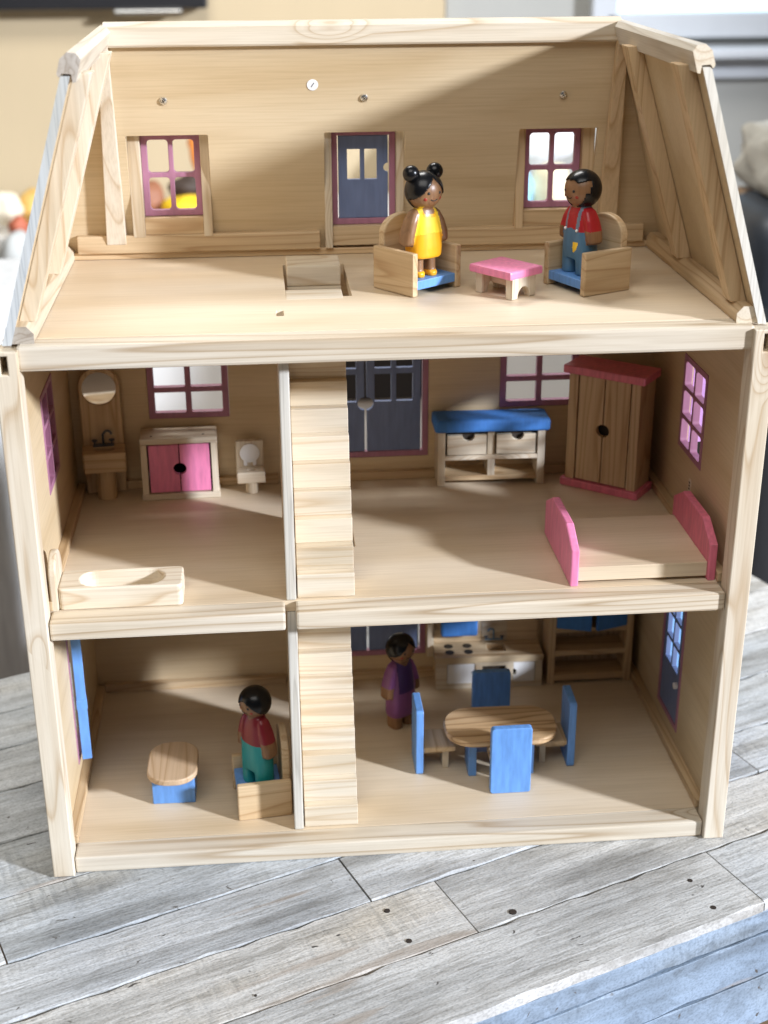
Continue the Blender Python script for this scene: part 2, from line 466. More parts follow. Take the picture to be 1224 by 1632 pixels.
def copy_tree(o, parent=None):
    c = o.copy(); COL.objects.link(c); c.parent = parent
    for ch in [x for x in bpy.data.objects if x.parent is o]:
        copy_tree(ch, c)
    return c

Z0, Z1, Z2 = 1.6, 24.72, 47.94      # floor levels
XW = 28.8                            # inner face of the side walls
YB = 29.6                            # inner face of the back wall

# ------------------------------------------------------------------ the room around (out of focus)
fl = box('floor', (-400, -300, -48), (400, 400, -46), wood('floor_boards', (0.30, 0.20, 0.12), (0.18, 0.11, 0.06), 'x', across=8, along=1), None, 0); structure(fl)
wl = box('wall_left', (-400, 262, -46), (38, 266, 260), paint('cream_wall', (0.50, 0.40, 0.255), rough=0.9, var=0.03, scale=8), None, 0); structure(wl)
wr = box('wall_back', (38.5, 264, -46), (400, 268, 260), paint('grey_wall', (0.36, 0.355, 0.325), rough=0.9, var=0.03, scale=8), None, 0); structure(wr)

# ------------------------------------------------------------------ planked table
TROT = 22.0
table = thing('plank_table', 'whitewashed plank table with worn boards that the dollhouse stands on', 'table', (0, 0, 0), TROT)
rows = [-20.0, -12.0, -4.35, 2.3, 10.6, 18.4, 26.6, 34.0, 41.0, 48.3]
joints = [[25.15], [1.6, 62], [-4.5, 38], [-34, 22], [-52, 30.5, 48], [-22, 44], [-58, 12, 52], [-30, 36], [-44, 20, 55]]
T0, T1 = -75.0, 67.0
def worn_board(name, a, b, n0, n1, top, bot, mat, parent, upright=False):
    """board whose long edges wander and are chipped; upright swaps the two cross directions"""
    bm = bmesh.new(); rws = []
    k = max(4, int((b - a) / 1.6))
    for i in range(k + 1):
        x = a + (b - a) * i / k
        j0, j1 = random.uniform(0, .13), random.uniform(0, .13)
        c0 = .03 + (random.uniform(.10, .30) if random.random() < .16 else random.uniform(0, .03))
        c1 = .03 + (random.uniform(.10, .30) if random.random() < .16 else random.uniform(0, .03))
        dz = random.uniform(-.025, .025)
        e = .05 if i in (0, k) else 0
        sg = -1 if upright else 1
        pr = [(n0 + j0, bot), (n0 + j0, top - sg * (c0 * .8 + e)), (n0 + j0 + c0, top + sg * (dz - e)), (n1 - j1 - c1, top + sg * (dz - e)), (n1 - j1, top - sg * (c1 * .8 + e)), (n1 - j1, bot)]
        rws.append([bm.verts.new(Vector((x, q, r) if not upright else (x, r, q)) * CM) for q, r in pr])
    for i in range(k):
        for m_ in range(6):
            bm.faces.new((rws[i][m_], rws[i][(m_ + 1) % 6], rws[i + 1][(m_ + 1) % 6], rws[i + 1][m_]))
    bm.faces.new(rws[0][::-1]); bm.faces.new(rws[-1])
    return from_bm(name, bm, mat, parent)
box('table_core', (T0 + .3, rows[0] + .5, -3.2), (T1 - .3, rows[-1] - .3, -0.45), 'raw_brown', table, 0)
for k in range(len(rows) - 1):
    cuts = [T0] + [j for j in joints[k] if T0 < j < T1] + [T1]
    for a, b in zip(cuts, cuts[1:]):
        dz = random.uniform(-0.10, 0.0)
        if k == 0:
            dz = -0.02
        worn_board('plank', a + .07, b - .07, rows[k] + .03, rows[k + 1] - .03, dz, dz - 1.0, 'plank', table)
for i, (z1, z0) in enumerate(((-1.03, -3.4), (-3.5, -8.2), (-8.3, -14.0))):
    cuts = [T0] + ([[-18, 41], [27.5], [8, 50]][i]) + [T1]
    for a, b in zip(cuts, cuts[1:]):
        dy = random.uniform(0, 0.12)
        worn_board('apron_board', a + .06, b - .06, z0, z1, rows[0] + dy, rows[0] + .9 + dy, 'apron', table, True)
box('table_core', (T0 + .5, rows[0] + .95, -14.0), (T1 - .5, rows[-1] - .3, -3.3), 'dark_slot', table, 0)
cs, sn = math.cos(math.radians(-TROT)), math.sin(math.radians(-TROT))
for x, y, r in ((-1.35, -7.14, .26), (0.09, -11.07, .26), (25.27, -5.67, .24), (26.19, -9.37, .26), (-12.5, -16.2, .12), (9.2, -8.3, .34)):
    tx, ty = x * cs - y * sn, x * sn + y * cs
    disc('nail_hole', (tx, ty, -0.10), r, 'z', 0.115, 'dark_slot', table, 12)

# ------------------------------------------------------------------ the dollhouse
house = thing('dollhouse', 'open fronted natural pine dollhouse with three storeys and a sloped attic roof', 'dollhouse')

# front corner posts, with the slot at the top that once took a hinged front
for s in (-1, 1):
    xo, xi = 30.0 * s, 28.17 * s
    o_ = [(min(xo, xi), 0), (max(xo, xi), 0), (max(xo, xi), 47.7), (min(xo, xi), 47.7)]
    sx0, sx1 = sorted((s * 28.95, s * 29.5))
    plate('corner_post', o_, [rrect(sx0, 45.9, sx1, 47.35)], 'y', 0.0, 2.1, 'pine_z', house, 0.10)
    box('slot_shade_panel', (min(s * 28.9, s * 29.75), 2.12, 44), (max(s * 28.9, s * 29.75), 2.5, 47.6), 'dark_slot', house, 0)  # near-black panel behind the slot, standing for the shade inside it

def window_bars(u0, v0, u1, v1, cols, rws, frame=0.55, bar=0.4, r=0.28):
    holes = []
    w = (u1 - u0 - 2 * frame - (cols - 1) * bar) / cols
    h = (v1 - v0 - 2 * frame - (rws - 1) * bar) / rws
    for i in range(cols):
        for j in range(rws):
            a = u0 + frame + i * (w + bar); b = v0 + frame + j * (h + bar)
            holes.append(rrect(a, b, a + w, b + h, r))
    return rrect(u0, v0, u1, v1, 0.12), holes

# side walls with openings for a window and a door
WY0, WY1, WZ0, WZ1 = 11.9, 19.0, 31.2, 40.2
DY0, DY1, DZ0, DZ1 = 12.0, 18.9, 3.6, 18.3
for s in (-1, 1):
    at = XW if s > 0 else -XW - 0.9
    holes = [rrect(WY0, WZ0, WY1, WZ1, .1), rrect(DY0, DZ0, DY1, DZ1, .1)]
    plate('side_wall', [(2.1, 0), (30.5, 0), (30.5, 47.2), (2.1, 47.2)], holes, 'x', at, 0.9, 'ply_wall_y', house, 0.02)
    # window frame set flush in its opening
    o_, h_ = window_bars(WY0 + .03, WZ0 + .03, WY1 - .03, WZ1 - .03, 2, 3)
    win = plate('window', o_, h_, 'x', (XW - 0.06) if s > 0 else (-XW - 0.64), 0.7, 'plum', house, 0.05)
    if s > 0:       # open shutter behind the window, folded straight out, in the sun
        o_, h_ = window_bars(29.75, WZ0 + .1, 33.4, WZ1 - .1, 1, 3, frame=.5)
        plate('shutter', rrect(29.75, WZ0 + .1, 33.6, WZ1 - .1, .1), [], 'y', WY1 + .1, 0.5, 'shutter_pink', house, 0.05)
    else:
        plate('shutter', rrect(WY0 + .1, WZ0 + .1, WY1 - .1, WZ1 - .1, .1), [], 'x', -XW - 1.35, 0.4, 'plum', house, 0.05)
    # skirting strips
    for zf in (Z0, Z1):
        a, b = sorted((s * XW, s * 28.0))
        box('skirting', (a, 2.6, zf), (b, 28.8, zf + 0.85), 'honey_y', house, 0.08)
# side doors
plate('door_frame', rrect(DY0 + .03, DZ0 + .03, DY1 - .03, DZ1 - .03, .1), [rrect(DY0 + .55, DZ0 + .55, DY1 - .55, DZ1 - .55)], 'x', XW - .06, .7, 'plum', house)
o_, h_ = window_bars(DY0 + .62, 8.6, DY1 - .62, DZ1 - .62, 2, 3, frame=.75, bar=.35, r=.05)
rd = plate('door', rrect(DY0 + .62, DZ0 + .62, DY1 - .62, DZ1 - .62), h_, 'x', XW + .02, .5, 'navy', house)
disc('door_knob', (XW - .35, DY0 + 1.05, 8.4), .33, 'x', .35, 'white', rd, 16)
plate('shutter', rrect(29.75, DZ0 + .1, 33.4, DZ1 - .1, .1), [], 'y', DY1 + .1, 0.5, paint('door_sky_blue', (0.24, 0.48, 0.80)), house, 0.05)
plate('door_frame', rrect(DY0 + .03, DZ0 + .03, DY1 - .03, DZ1 - .03, .1), [rrect(DY0 + .45, DZ0 + .45, DY1 - .45, DZ1 - .45)], 'x', -XW - .64, .7, 'plum', house)
# left door stands ajar: turned a little about its rear edge
ld = plate('door', rrect(-6.1, DZ0 + .5, 0, DZ1 - .5), [], 'x', -.45, .9, 'blue', house)
ld.location = Vector((-XW - .15, DY1 - .55, 0)) * CM
ld.rotation_euler = (0, 0, math.radians(9.0))
bm = bmesh.new(); add_box(bm, (-.5, -6.16, 9.5), (.5, -5.2, 10.5), .05)
from_bm('door_latch', bm, 'blue', ld)

# back wall of the two lower storeys
bw_holes = [rrect(-21.35, 31.75, -13.45, 40.3), rrect(13.45, 31.75, 21.35, 40.3), rrect(-6.3, 26.9, 6.3, 40.6), rrect(-6.2, 4.1, 6.2, 19)]
plate('back_wall', [(-29.7, 0), (29.7, 0), (29.7, 47), (-29.7, 47)], bw_holes, 'y', YB, 0.9, 'ply_wall_x', house, 0.02)
for x0, x1 in ((-28.0, -8.9), (-7.9, 28.0)):
    for zf in (Z0, Z1):
        box('skirting', (x0, 28.8, zf), (x1, YB, zf + .85), 'honey_x', house, .08)
for x0, x1 in ((-21.35, -13.45), (13.45, 21.35)):
    o_, h_ = window_bars(x0 + .03, 31.78, x1 - .03, 40.27, 2, 3, frame=.62, bar=.55, r=.1)
    plate('window', o_, h_, 'y', YB - .05, .7, 'plum', house)
def double_door(z0, z1, hw):
    plate('door_frame', rrect(-hw + .03, z0 + .03, hw - .03, z1 - .03), [rrect(-hw + .62, z0 + .62, hw - .62, z1 - .3)], 'y', YB - .05, .7, 'plum', house)
    zt = z1 - .4
    for s in (-1, 1):
        a, b = sorted((s * .12, s * (hw - .8)))
        w = (hw - .8 - .12)
        holes = []
        for c in (0.30, 0.70):
            for j in range(2):
                cx = s * (.12 + w * c)
                holes.append(rrect(cx - .83, z0 + 5.9 + j * 3.45, cx + .83, z0 + 8.75 + j * 3.45))
        # half moon finger notch on the meeting edge
        zc = z0 + 5.7
        out = [(s * .12, z0 + .68), (s * (hw - .8), z0 + .68), (s * (hw - .8), zt), (s * .12, zt)]
        out += [(s * (.12 + .68 * math.sin(math.pi * k / 10)), zc + .68 * math.cos(math.pi * k / 10)) for k in range(11)]
        plate('door', out, holes, 'y', YB + .02, .5, 'navy', house, .03)
double_door(26.9, 40.6, 6.3)
double_door(4.1, 19.0, 6.2)
box('door_post', (6.3, 28.9, 4.0), (7.0, YB, 20.0), 'pine_z', house, .06)

# floors
plate('floor_board', rrect(-XW, 2.7, XW, YB), [], 'z', Z0 - 1.2, 1.17, 'ply_floor', house, .02)
plate('floor_board', [(-XW, 2.7), (XW, 2.7), (XW, YB), (-XW, YB)], [rrect(-7.9, 13.0, -2.3, 24.8)], 'z', Z1 - 1.0, .97, 'ply_floor', house, .02)
plate('floor_board', [(-29.6, 2.7), (29.6, 2.7), (29.6, YB + .6), (-29.6, YB + .6)], [rrect(-7.85, 13.0, -2.3, 24.8, .1), rrect(-8.75, 7.25, -8.15, 8.9, .12)], 'z', Z2 - 1.0, .97, 'ply_floor', house, .03)
# rounded front trims
box('floor_trim', (-28.1, .46, 0), (28.1, 2.68, Z0), 'trim_pine', house, .16)
box('floor_trim', (-28.1, .46, Z1 - 1.64), (-8.95, 2.68, Z1), 'trim_pine', house, .20)
box('floor_trim', (-8.05, .46, Z1 - 1.64), (28.1, 2.68, Z1), 'trim_pine', house, .20)
box('floor_trim', (-28.3, .46, Z2 - 1.97), (28.3, 2.68, Z2), 'trim_pine', house, .26)

# divider with its pale laminated front edge
for z0, z1 in ((Z0, Z1 - 1.05), (Z1, Z2 - 1.02)):
    plate('divider_wall', rrect(3.1, z0, 19.8, z1), [], 'x', -8.75, .75, 'ply_wall_y', house, .03)
    box('divider_edge', (-8.80, 2.72, z0), (-7.97, 3.1, z1), 'ply_edge', house, .12)

# stairs: one block per step
def stairs(zf, ztop, n=11):
    st = bpy.data.objects.new('staircase', None); COL.objects.link(st); st.parent = house
    rise, run = (ztop - zf) / n, 0.92
    for i in range(n):
        y0 = 3.05 + i * run
        box('step', (-7.85, y0, zf + i * rise), (-3.05, y0 + 3.2, zf + (i + 1) * rise), 'step_pine', st, .07)
    return st
stairs(Z0, Z1 - .02)
stairs(Z1, Z2 - .02)
box('stair_hatch_block', (-7.6, 20.0, 47.07), (-2.8, 24.0, 48.92), 'pine_x', house, .16)
box('stair_hatch_ledge', (-7.6, 19.6, 44.2), (-2.8, 24.0, 47.05), 'pine_x', house, .1)
# plug seen down the small notch
box('notch_plug', (-8.7, 7.3, Z2 - 1.9), (-8.2, 8.5, Z2 - .45), 'ply_edge', house, .05)

# --- attic roof
KB, KS = 0.22, 0.316
def yb(z): return 29.4 - KB * (z - 48)
def xs(z): return 28.9 - KS * (z - 48)
# back panel, leaning forward, with openings for two dormers and a door
def back_panel():
    me = plate_mesh([(-29.0, 0), (29.0, 0), (22.9, 19.9), (-22.9, 19.9)],
                    [rrect(-21.4, 2.1, -14.1, 11.6, .12), rrect(14.1, 2.1, 21.4, 11.6, .12), rrect(-3.68, .75, 3.62, 11.6, .12)], 'y', 0, .7, .03)
    ang = math.atan(KB)
    me.transform(Matrix.Translation((0, 29.4 * CM, 48.0 * CM)) @ Matrix.Rotation(ang, 4, 'X'))
    return link('roof_back_panel', me, 'ply_wall_x', house)
back_panel()
zc0, zc1 = 48.0, 67.2
for s in (-1, 1):
    t = .62
    q0 = [(s * (29.3), 1.2, zc0), (s * (29.3), 29.6, zc0), (s * (29.3 - t), 29.6, zc0), (s * (29.3 - t), 1.2, zc0)]
    q1 = [(s * 23.2, 1.2, zc1), (s * 23.2, 25.4, zc1), (s * (23.2 - t), 25.4, zc1), (s * (23.2 - t), 1.2, zc1)]
    prism('roof_side_panel', q0, q1, 'ply_wall_z', house)
    # pale raw edge of the plywood
    e0 = [(s * 29.36, 1.0, zc0 - .1), (s * 29.36, 1.19, zc0 - .1), (s * 28.68, 1.19, zc0 - .1), (s * 28.68, 1.0, zc0 - .1)]
    e1 = [(s * 23.26, 1.0, zc1), (s * 23.26, 1.19, zc1), (s * 22.58, 1.19, zc1), (s * 22.58, 1.0, zc1)]
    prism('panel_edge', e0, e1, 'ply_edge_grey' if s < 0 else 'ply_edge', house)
    # studs on the inner face
    for y0, y1 in ((2.9, 4.9), (17.9, 19.9)):
        def pt(z, y, off): return (s * (28.64 - KS * (z - 48) - off), y, z)
        a0 = [pt(49.2, y0, 0), pt(49.2, y1, 0), pt(49.2, y1, 1.3), pt(49.2, y0, 1.3)]
        a1 = [pt(67.2, y0, 0), pt(67.2, y1, 0), pt(67.2, y1, 1.3), pt(67.2, y0, 1.3)]
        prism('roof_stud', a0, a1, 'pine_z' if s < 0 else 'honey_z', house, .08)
    # bottom rail
    r0 = [(s * 29.1, 1.3, 47.95), (s * 29.0, 1.3, 49.25), (s * 27.5, 1.3, 49.25), (s * 27.0, 1.3, 48.7), (s * 27.0, 1.3, 47.95)]
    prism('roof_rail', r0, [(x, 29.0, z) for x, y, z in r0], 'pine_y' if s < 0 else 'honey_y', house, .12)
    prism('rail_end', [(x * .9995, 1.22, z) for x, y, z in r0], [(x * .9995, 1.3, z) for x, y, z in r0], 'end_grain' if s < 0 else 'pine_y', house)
    # ridge cap along the side
    cp = [(23.35, 67.1), (23.5, 67.35), (23.2, 68.35), (22.68, 68.8), (22.05, 68.72), (21.75, 68.3), (22.2, 66.8), (22.42, 66.75), (22.5, 67.33), (23.12, 67.38)]
    prism('ridge_cap', [(s * x, 1.0, z) for x, z in cp], [(s * x, 26.2, z) for x, z in cp], 'cap_pine', house, .0)
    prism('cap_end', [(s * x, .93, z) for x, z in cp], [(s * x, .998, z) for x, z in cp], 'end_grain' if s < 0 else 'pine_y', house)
    # struts lying on the back panel
    def bp(x, z, off): return (x, yb(z) - off, z)
    st0 = [bp(s * 23.9, 49.4, .05), bp(s * 22.1, 49.4, .05), bp(s * 22.1, 49.4, 1.1), bp(s * 23.9, 49.4, 1.1)]
    st1 = [bp(s * 22.95, 67.2, .05), bp(s * 22.1, 67.2, .05), bp(s * 22.1, 67.2, 1.1), bp(s * 22.95, 67.2, 1.1)]
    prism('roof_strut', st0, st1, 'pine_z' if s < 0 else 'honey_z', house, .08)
# ridge cap across the back
cb = [(26.4, 67.0), (26.4, 68.5), (25.9, 69.05), (25.0, 69.05), (24.5, 68.65), (24.5, 67.2), (24.62, 67.03)]
prism('ridge_cap', [(-22.4, y, z) for y, z in cb], [(22.4, y, z) for y, z in cb], 'pine_x', house)
# ledges along the foot of the back panel
box('attic_ledge', (-27.2, 28.45, Z2), (27.2, 29.5, 48.55), 'honey_x', house, .1)
prism('attic_ledge', [(-26.6, 28.0, 48.57), (-26.6, 29.2, 48.57), (-26.6, 29.0, 50.2), (-26.6, 28.1, 50.2)], [(-4.2, 28.0, 48.57), (-4.2, 29.2, 48.57), (-4.2, 29.0, 50.2), (-4.2, 28.1, 50.2)], 'honey_x', house, .12)
prism('attic_ledge', [(4.6, 28.0, 48.57), (4.6, 29.2, 48.57), (4.6, 29.0, 50.2), (4.6, 28.1, 50.2)], [(26.6, 28.0, 48.57), (26.6, 29.2, 48.57), (26.6, 29.0, 50.2), (26.6, 28.1, 50.2)], 'honey_x', house, .12)
# dormers
def dormer(x0, x1, zb, door=False):
    ja, jb = (.65, .65) if door else ((1.05, .78) if x0 < 0 else (.78, 1.05))
    for xa, xb in ((x0 - .05, x0 + ja), (x1 - jb, x1 + .05)):
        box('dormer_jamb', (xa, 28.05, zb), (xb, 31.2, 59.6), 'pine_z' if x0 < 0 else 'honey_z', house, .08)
    box('dormer_head', (x0 + ja + .01, 28.5, 59.25), (x1 - jb - .01, 31.2, 59.9), 'honey_x', house, .03)
    box('dormer_sill', (x0 + ja + .01, 28.3, zb + .2), (x1 - jb - .01, 31.2, 50.6 if door else 51.75), 'honey_x', house, .06)
    a, b, z0 = x0 + ja + .02, x1 - jb - .02, (50.62 if door else 51.8)
    if not door:
        o_, h_ = window_bars(a, z0, b, 59.22, 2, 2, frame=.55, bar=.42, r=.32)
        plate('window', o_, h_, 'y', 29.0, .6, 'plum', house)
    else:
        plate('door_frame', rrect(a, z0, b, 59.22), [rrect(a + .55, z0 + .55, b - .55, 58.75)], 'y', 29.0, .6, 'plum', house)
        zc = 55.8
        L_, R_ = a + .64, b - .68
        out = [(L_, z0 + .58), (R_, z0 + .58)]
        out += [(R_ - .42 * math.sin(math.pi * k / 10), zc - .42 * math.cos(math.pi * k / 10)) for k in range(11)]
        out += [(R_, 58.7), (L_, 58.7)]
        plate('door', out, [rrect(L_ + .82, 54.75, L_ + 2.02, 57.5), rrect(L_ + 2.42, 54.75, L_ + 3.58, 57.5)], 'y', 29.1, .45, 'navy', house, .03)
dormer(-21.35, -14.15, 50.0)
dormer(14.15, 21.35, 50.0)
dormer(-3.65, 3.6, 48.6, True)
# screws and the round sticker
for x in (-17.8, -.1, 17.85):
    z = 62.4
    sc_ = lathe('screw', [(.36, 0), (.36, .05), (.30, .14), (.16, .20)], (0, 0, 0), 'steel', house, 18)
    sc_.location = Vector((x, yb(z) - .02, z)) * CM
    sc_.rotation_euler = (math.radians(90 + math.degrees(math.atan(KB))), 0, 0)
    for a in (0, 90):
        bm = bmesh.new(); add_box(bm, (-.17, -.035, .19), (.17, .035, .205), 0, Matrix.Rotation(math.radians(a + 30), 4, 'Z'))
        from_bm('screw_slot', bm, 'dark_slot', sc_)
stk = disc('round_sticker', (0, 0, 0), .50, 'z', .03, 'white', house, 28)
stk.location = Vector((-4.67, yb(63.6) - .02, 63.6)) * CM
stk.rotation_euler = (math.radians(90 + math.degrees(math.atan(KB))), 0, 0)
bm = bmesh.new(); add_box(bm, (-.24, -.035, .03), (.24, .035, .042), 0, Matrix.Rotation(math.radians(55), 4, 'Z'))
from_bm('sticker_stroke', bm, 'slate', stk)
# little printed wall socket
so = plate('wall_socket', rrect(14.2, 28.1, 14.95, 29.4, .2), [], 'x', XW - .03, .03, 'pine_z', house, .005)
for z in (28.45, 28.75, 29.05):
    plate('socket_hole', rrect(14.42, z - .09, 14.72, z + .09, .05), [], 'x', XW - .045, .02, 'dark_slot', so, .0)

# ------------------------------------------------------------------ furniture
def armchair(label, x, y, z, rot, sz=1.25, bt=6.1):
    t = thing('armchair', label, 'armchair', (x, y, z), rot, 'wooden armchairs with blue seats')
    W, D = 5.7, 4.9
    for s in (-1, 1):
        a, b = sorted((s * W / 2, s * (W / 2 - .6)))
        box('armrest', (a, -D / 2, 0), (b, D / 2, 3.65), 'honey_y', t, .12)
    box('seat', (-W / 2 + .6, -D / 2 + .12, sz - .75), (W / 2 - .6, D / 2 - .75, sz), 'blue', t, .06)
    plate('backrest', arch(-W / 2 + .62, W / 2 - .62, .2, bt, 1.5 if bt < 7 else 2.2), [], 'y', D / 2 - .72, .7, 'honey_x', t, .12)
    return t
armchair('wooden armchair in the attic with the girl doll in yellow standing on it', 3.47, 15.3, Z2, 37.6)
armchair('wooden armchair in the attic holding the boy doll in overalls', 17.9, 13.9, Z2, -64.5)
armchair('wooden armchair on the ground floor beside the divider wall', -11.65, 7.6, Z0, -84, 2.35, 7.8)

def stool():
    t = thing('footstool', 'low table with a pink top and arched wooden legs between the attic armchairs', 'side table', (10.65, 12.45, Z2), -53)
    box('tabletop', (-2.4, -2.0, 1.75), (2.4, 2.0, 2.45), 'pink', t, .2)
    for s in (-1, 1):
        x0 = s * 1.75 - .38
        out = [(-1.45, 0), (-.75, 0)] + [(-.75 * math.cos(math.pi * k / 10), .95 * math.sin(math.pi * k / 10)) for k in range(1, 10)] + [(.75, 0), (1.45, 0), (1.45, 1.74), (-1.45, 1.74)]
        plate('leg_board', out, [], 'x', x0, .76, 'pine_z', t, .06)
    box('stretcher', (-1.35, -.35, .75), (1.35, .35, 1.74), 'pine_x', t, .05)
stool()

# ---- middle floor, left: bathroom
def vanity():
    t = thing('washstand', 'tall wooden washstand with a round mirror in the bathroom corner', 'washstand', (-25.75, 27.4, Z1), 6)
    plate('back_panel', arch(-1.95, 1.95, 0, 12.9, 1.95), [circle(0, 10.75, 1.62, 32)], 'y', 0.85, .75, 'honey_z', t, .12)
    disc('mirror', (0, 1.05, 10.75), 1.66, 'y', .2, 'mirror', t, 40)
    plate('basin_block', rrect(-2.05, -1.9, 2.05, .84, .25), [circle(.05, -.5, 1.0, 28, .62)], 'z', 3.1, 2.0, 'honey_x', t, .15)
    disc('basin_bottom', (.05, -.5, 3.5), .98, 'z', .15, 'honey_x', t, 28, .6)
    lathe('pedestal', [(.95, 0), (.95, 3.1)], (0, -.35, 0), 'honey_z', t)
    box('faucet_base', (-1.0, .1, 5.1), (1.0, .62, 5.28), 'slate', t, .05)
    tube('faucet_spout', [(0, .4, 5.2), (0, .4, 6.3)] + [(.1 + .36 - .36 * math.cos(a), .25, 6.3 + .36 * math.sin(a)) for a in [math.pi * k / 8 for k in range(1, 9)]], .12, 'slate', t)
    for s in (-1, 1):
        lathe('faucet_knob', [(.08, 0), (.1, .25), (.28, .42), (.28, .5)], (s * .82, .36, 5.25), 'slate', t, 14)
vanity()

def cabinet():
    t = thing('cabinet', 'low wooden cabinet with two pink doors under the bathroom window', 'cabinet', (-18.5, 27.5, Z1), 2)
    w, d, h = 3.7, 1.65, 6.3
    box('side_panel', (-w, -d, .55), (-w + .62, d, h - .6), 'pine_z', t, .06)
    box('side_panel', (w - .62, -d, .55), (w, d, h - .6), 'pine_z', t, .06)
    box('top_panel', (-w - .02, -d - .02, h - .6), (w + .02, d, h), 'pine_x', t, .12)
    box('base_panel', (-w - .1, -d - .1, 0), (w + .1, d, .62), 'pine_x', t, .1)
    box('back_panel', (-w + .6, d - .3, .6), (w - .6, d - .02, h - .6), 'dark_slot', t, 0)
    for s in (-1, 1):
        zc = 3.1
        out = [(s * .05, .72), (s * 2.92, .72), (s * 2.92, h - .72), (s * .05, h - .72)]
        out += [(s * (.05 + .58 * math.sin(math.pi * k / 12)), zc + .58 * math.cos(math.pi * k / 12)) for k in range(13)]
        plate('door', out, [], 'y', -d + .12, .5, 'pink', t, .03)
    for x in (-2.6, 2.4):
        disc('peg_hole', (x, -d + .9, h - .01), .13, 'z', .02, 'dark_slot', t, 10)
cabinet()

def toilet():
    t = thing('toilet', 'small wooden toilet with a white round lid beside the divider', 'toilet', (-11.65, 27.6, Z1), 3)
    box('tank_back', (-1.35, .35, 1.3), (1.35, 1.1, 5.0), 'pine_z', t, .12)
    plate('seat_block', rrect(-1.38, -1.3, 1.38, .34, .1), [circle(.1, -.45, .42, 18, .25)], 'z', 1.15, 1.15, 'pine_x', t, .1)
    disc('bowl_hole', (.1, -.45, 1.5), .5, 'z', .1, 'dark_slot', t, 18, .35)
    lathe('pedestal', [(.6, 0), (.6, 1.15)], (.05, -.55, 0), 'pine_z', t, 22)
    plate('lid', circle(0, 3.75, .98, 32), [], 'y', .22, .13, 'white', t, .03)
    for s in (-1, 1):
        plate('lid_hinge', rrect(s * .45 - .18, 2.45, s * .45 + .18, 2.95, .08), [], 'y', .22, .13, 'white', t, .03)
toilet()

def tub():
    t = thing('bathtub', 'pale wooden bathtub with an oval hollow at the front of the bathroom', 'bathtub', (-22.5, 5.1, Z1), 0)
    hole = rrect(-3.35, -2.0, 3.6, .85, 1.35, 8)
    plate('tub_block', rrect(-5.0, -2.45, 5.15, 1.25, .4), [hole], 'z', 0, 1.95, 'pine_x', t, .14)
    plate('tub_bottom', rrect(-3.4, -2.05, 3.65, .9, 1.35, 8), [], 'z', .1, .12, 'pine_x', t, .02)
    plate('headrest', arch(-2.45, 1.35, 0, 4.6, 1.85), [], 'x', -5.65, .64, 'pine_z', t, .14)
tub()

# ---- middle floor, right: bedroom
def bench():
    t = thing('storage_bench', 'wooden bench with a blue cushion and two drawers against the back wall', 'bench', (12.25, 27.9, Z1), -1)
    w, d = 5.35, 1.6
    for s in (-1, 1):
        a, b = sorted((s * w, s * (w - .75)))
        box('leg_panel', (a, -d, 0), (b, d, 5.7), 'pine_z', t, .06)
    box('shelf', (-w + .75, -d + .1, .55), (w - .75, d, 1.05), 'honey_x', t, .05)
    box('shelf', (-w + .75, -d + .02, 2.75), (w - .75, d, 3.2), 'pine_x', t, .05)
    box('mid_post', (-.36, -d + .04, 1.05), (.36, d, 2.75), 'pine_z', t, .05)
    box('mid_post', (-.36, -d + .3, 3.2), (.36, d, 5.7), 'pine_z', t, .05)
    box('back_panel', (-w + .75, d - .2, 1.05), (w - .75, d, 5.7), 'honey_x', t, 0)
    for s in (-1, 1):
        a, b = sorted((s * .5, s * (w - .95)))
        cx = (a + b) / 2 + .15
        out = [(a, 3.3), (b, 3.3), (b, 5.35)] + [(cx + .62 * math.cos(math.pi * k / 12), 5.35 - .62 * math.sin(math.pi * k / 12)) for k in range(13)] + [(a, 5.35)]
        dr = plate('drawer', out, [], 'y', -d + .05, .45, 'pine_x', t, .04)
        box('drawer_inside', (a + .1, -d + .52, 3.3), (b - .1, -d + .9, 5.5), 'dark_slot', dr, 0)
    # cushion with softly rounded edges
    bm = bmesh.new(); add_box(bm, (-w - .35, -d - .35, 5.7), (w + .45, d, 7.0), .42, seg=4)
    for v in bm.verts:
        v.co.z += (math.sin(v.co.x * 190) * .0004 + math.sin(v.co.x * 75 + v.co.y * 120) * .0005) if v.co.z > 6.3 * CM else 0
    from_bm('cushion', bm, 'blue_soft', t, True)
bench()

def wardrobe():
    ang = math.degrees(math.atan2(-5.08, 6.46))
    c = Vector((25.6 + 19.14, 21.04 + 26.12, 0)) / 2 + Vector((2.6, 2.8, 0)) / 2
    t = thing('wardrobe', 'tall wooden wardrobe with pink top and base set across the bedroom corner', 'wardrobe', (c.x, c.y, Z1), ang)
    w, d = 3.75, 1.75
    box('base', (-w - .4, -d - .3, 0), (w + .4, d, .75), 'rose', t, .08)
    box('top', (-w - .5, -d - .45, 11.7), (w + .5, d, 12.5), 'rose', t, .14)
    for s in (-1, 1):
        a, b = sorted((s * w, s * (w - .95)))
        box('side_panel', (a, -d, .75), (b, d, 11.7), 'honey_z', t, .05)
        zc = 6.3
        out = [(s * .06, .85), (s * (w - 1.08), .85), (s * (w - 1.08), 11.6), (s * .06, 11.6)]
        out += [(s * (.06 + .62 * math.sin(math.pi * k / 12)), zc + .62 * math.cos(math.pi * k / 12)) for k in range(13)]
        plate('door', out, [], 'y', -d + .08, .55, 'honey_z', t, .04)
    box('back_panel', (-w + .9, -d + .9, .75), (w - .9, d - .1, 11.7), 'dark_slot', t, 0)
wardrobe()

